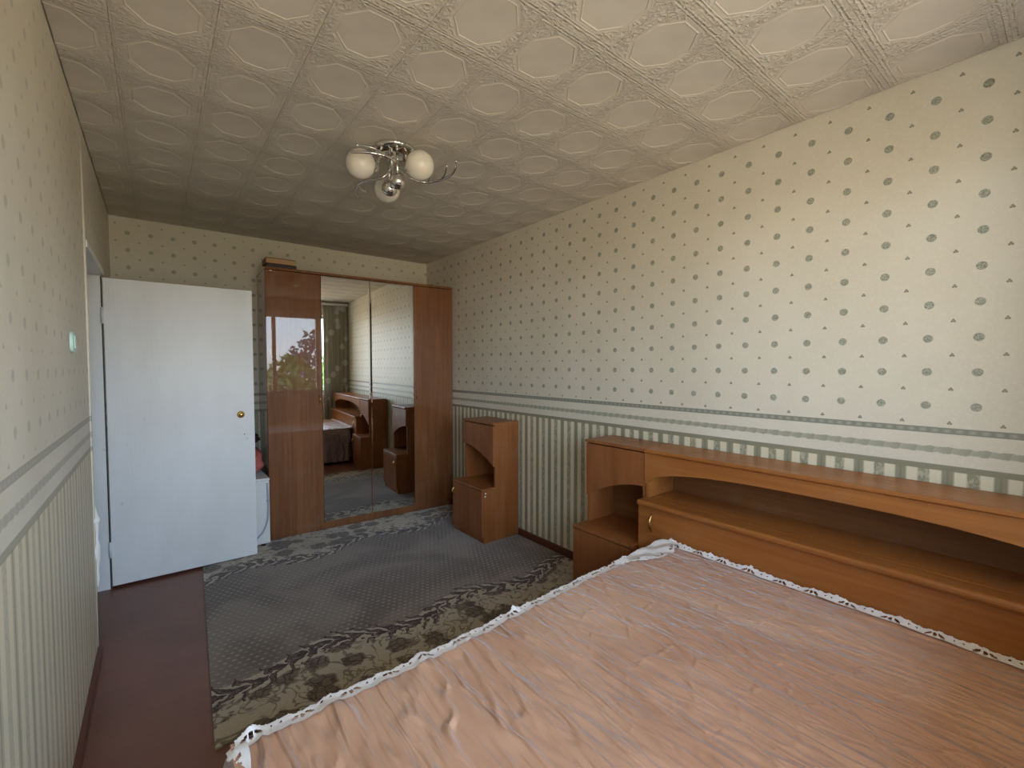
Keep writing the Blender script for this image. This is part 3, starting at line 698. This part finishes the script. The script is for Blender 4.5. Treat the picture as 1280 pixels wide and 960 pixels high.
for i in range(m_+1):
    t = i/m_; z = 0.335+0.40*t
    rad = (0.004+0.016*(0.5+0.5*math.sin(t*17+0.6))*(0.6+0.6*abs(fbm(t*7, 2.0, 1.0)))+0.006)*math.sin(PI*min(1, max(0.02, t)))**0.4
    for k in range(n):
        a = 2*PI*k/n; q = 1+0.2*fbm(math.cos(a)*1.5, math.sin(a)*1.5, t*14)
        v.append((0.004+rad*q*math.cos(a), YC+0.012+rad*q*math.sin(a), z))
fs = [(i*n+k, i*n+(k+1) % n, (i+1)*n+(k+1) % n, (i+1)*n+k) for i in range(m_) for k in range(n)]+[tuple(range(n))[::-1], tuple(m_*n+k for k in range(n))]
tag(foam.add(v, fs, True).build('foam_bead', Mat('white_foam', 0.8, base=srgb(244, 242, 236)).m), 'lumpy white foam bead on the wall edge of the doorway', 'foam')

# ---------------------------------------------------------------- curtain by the window (seen in the mirror) and the tree outside
def curtain_mat():
    M = Mat('sheer_curtain', 0.8, 0.2); x, y, z = M.coords()
    d = M.voronoi((7, 0.2, 6)); n = M.noise((30, 4, 30), 3)
    fl = (d-0.25*n).step(0.24, 0.15)
    M.color(M.mix(fl, srgb(176, 170, 152), srgb(238, 238, 234)))
    out = next(q for q in M.nt.nodes if q.type == 'OUTPUT_MATERIAL'); mx = M.nt.nodes.new('ShaderNodeMixShader'); tr_ = M.nt.nodes.new('ShaderNodeBsdfTranslucent')
    tr_.inputs['Color'].default_value = (0.5, 0.48, 0.42, 1); mx.inputs[0].default_value = 0.35
    M.nt.links.new(M.b.outputs[0], mx.inputs[1]); M.nt.links.new(tr_.outputs[0], mx.inputs[2]); M.nt.links.new(mx.outputs[0], out.inputs[0]); return M.m
CUR = curtain_mat()
ct = empty('curtain', (2.36, YN+0.058, 0.03)); tag(ct, 'sheer floral curtain beside the window, seen in the wardrobe mirror', 'curtain')
v = []; fs = []; n = 90
for i in range(n+1):
    x = 2.14+0.425*i/n
    for j in range(13):
        z = 0.03+2.40*j/12; v.append((x-2.36, 0.016*math.sin(x*95+0.6*math.sin(z*2))*(0.6+0.4*(1-j/12)), z-0.03))
for i in range(n):
    for j in range(12): a = i*13+j; fs.append((a, a+13, a+14, a+1))
MB().add(v, fs, True).build('sheer_panel', CUR, ct)
rail = MB().box(0.1, W-0.02, YN+0.03, YN+0.085, 2.435, 2.470, 0.004).build('curtain_rail', WHITE); tag(rail, 'white curtain rail under the ceiling above the window', 'curtain rail')

random.seed(4)
LEAF = Mat('leaf_green', 0.6, base=srgb(120, 140, 70)).m; BARK = Mat('bark', 0.9, base=srgb(96, 78, 62)).m
def tree(x, y, z0, h, r, label, seed):
    random.seed(seed); t = empty('tree', (x, y, z0)); tag(t, label, 'tree', 'trees outside the window')
    MB().tube([(0, 0, 0), (0.1, 0.05, h*0.5), (0.05, 0, h*0.9)], [0.22, 0.16, 0.05], 10).build('trunk', BARK, t)
    m = MB()
    for k in range(1500):
        q = Vector((random.gauss(0, 1), random.gauss(0, 1), random.gauss(0, 1))).normalized()*(random.random()**0.4)
        p = Vector((q.x*r, q.y*r, h*0.68+q.z*h*0.36)); a = Vector((random.gauss(0, 1), random.gauss(0, 1), random.gauss(0, 1))).normalized(); b = a.orthogonal().normalized(); s = random.uniform(0.12, 0.26)
        m.add([p-a*s, p-b*s*0.5, p+a*s, p+b*s*0.5], [(0, 1, 2, 3)])
    tag(m.build('crown', LEAF, t), kind='stuff')
tree(2.75, -9.0, -6.0, 7.5, 1.3, 'leafy green tree outside the window, seen in the wardrobe door', 11)
LEAF = Mat('dusky_foliage', 0.8, base=srgb(126, 112, 116)).m
tree(4.5, -13.0, -6.0, 8.7, 1.7, 'taller dusky tree outside the window behind the green one', 5)
CONC = Mat('balcony_concrete', 0.85, base=srgb(170, 166, 158)).m
tag(MB().box(-0.9, W+0.02, YN-1.55, YN-0.34, -0.16, -0.04).build('floor_balcony', CONC), 'balcony slab outside the window', kind='structure')
tag(MB().box(-0.9, W+0.02, YN-1.55, YN-0.34, 2.62, 2.76).build('balcony_shade_slab', CONC), 'unseen slab added above the balcony to cut high sky light', kind='structure')  # out of view, added to keep high sky light off bed and headboard
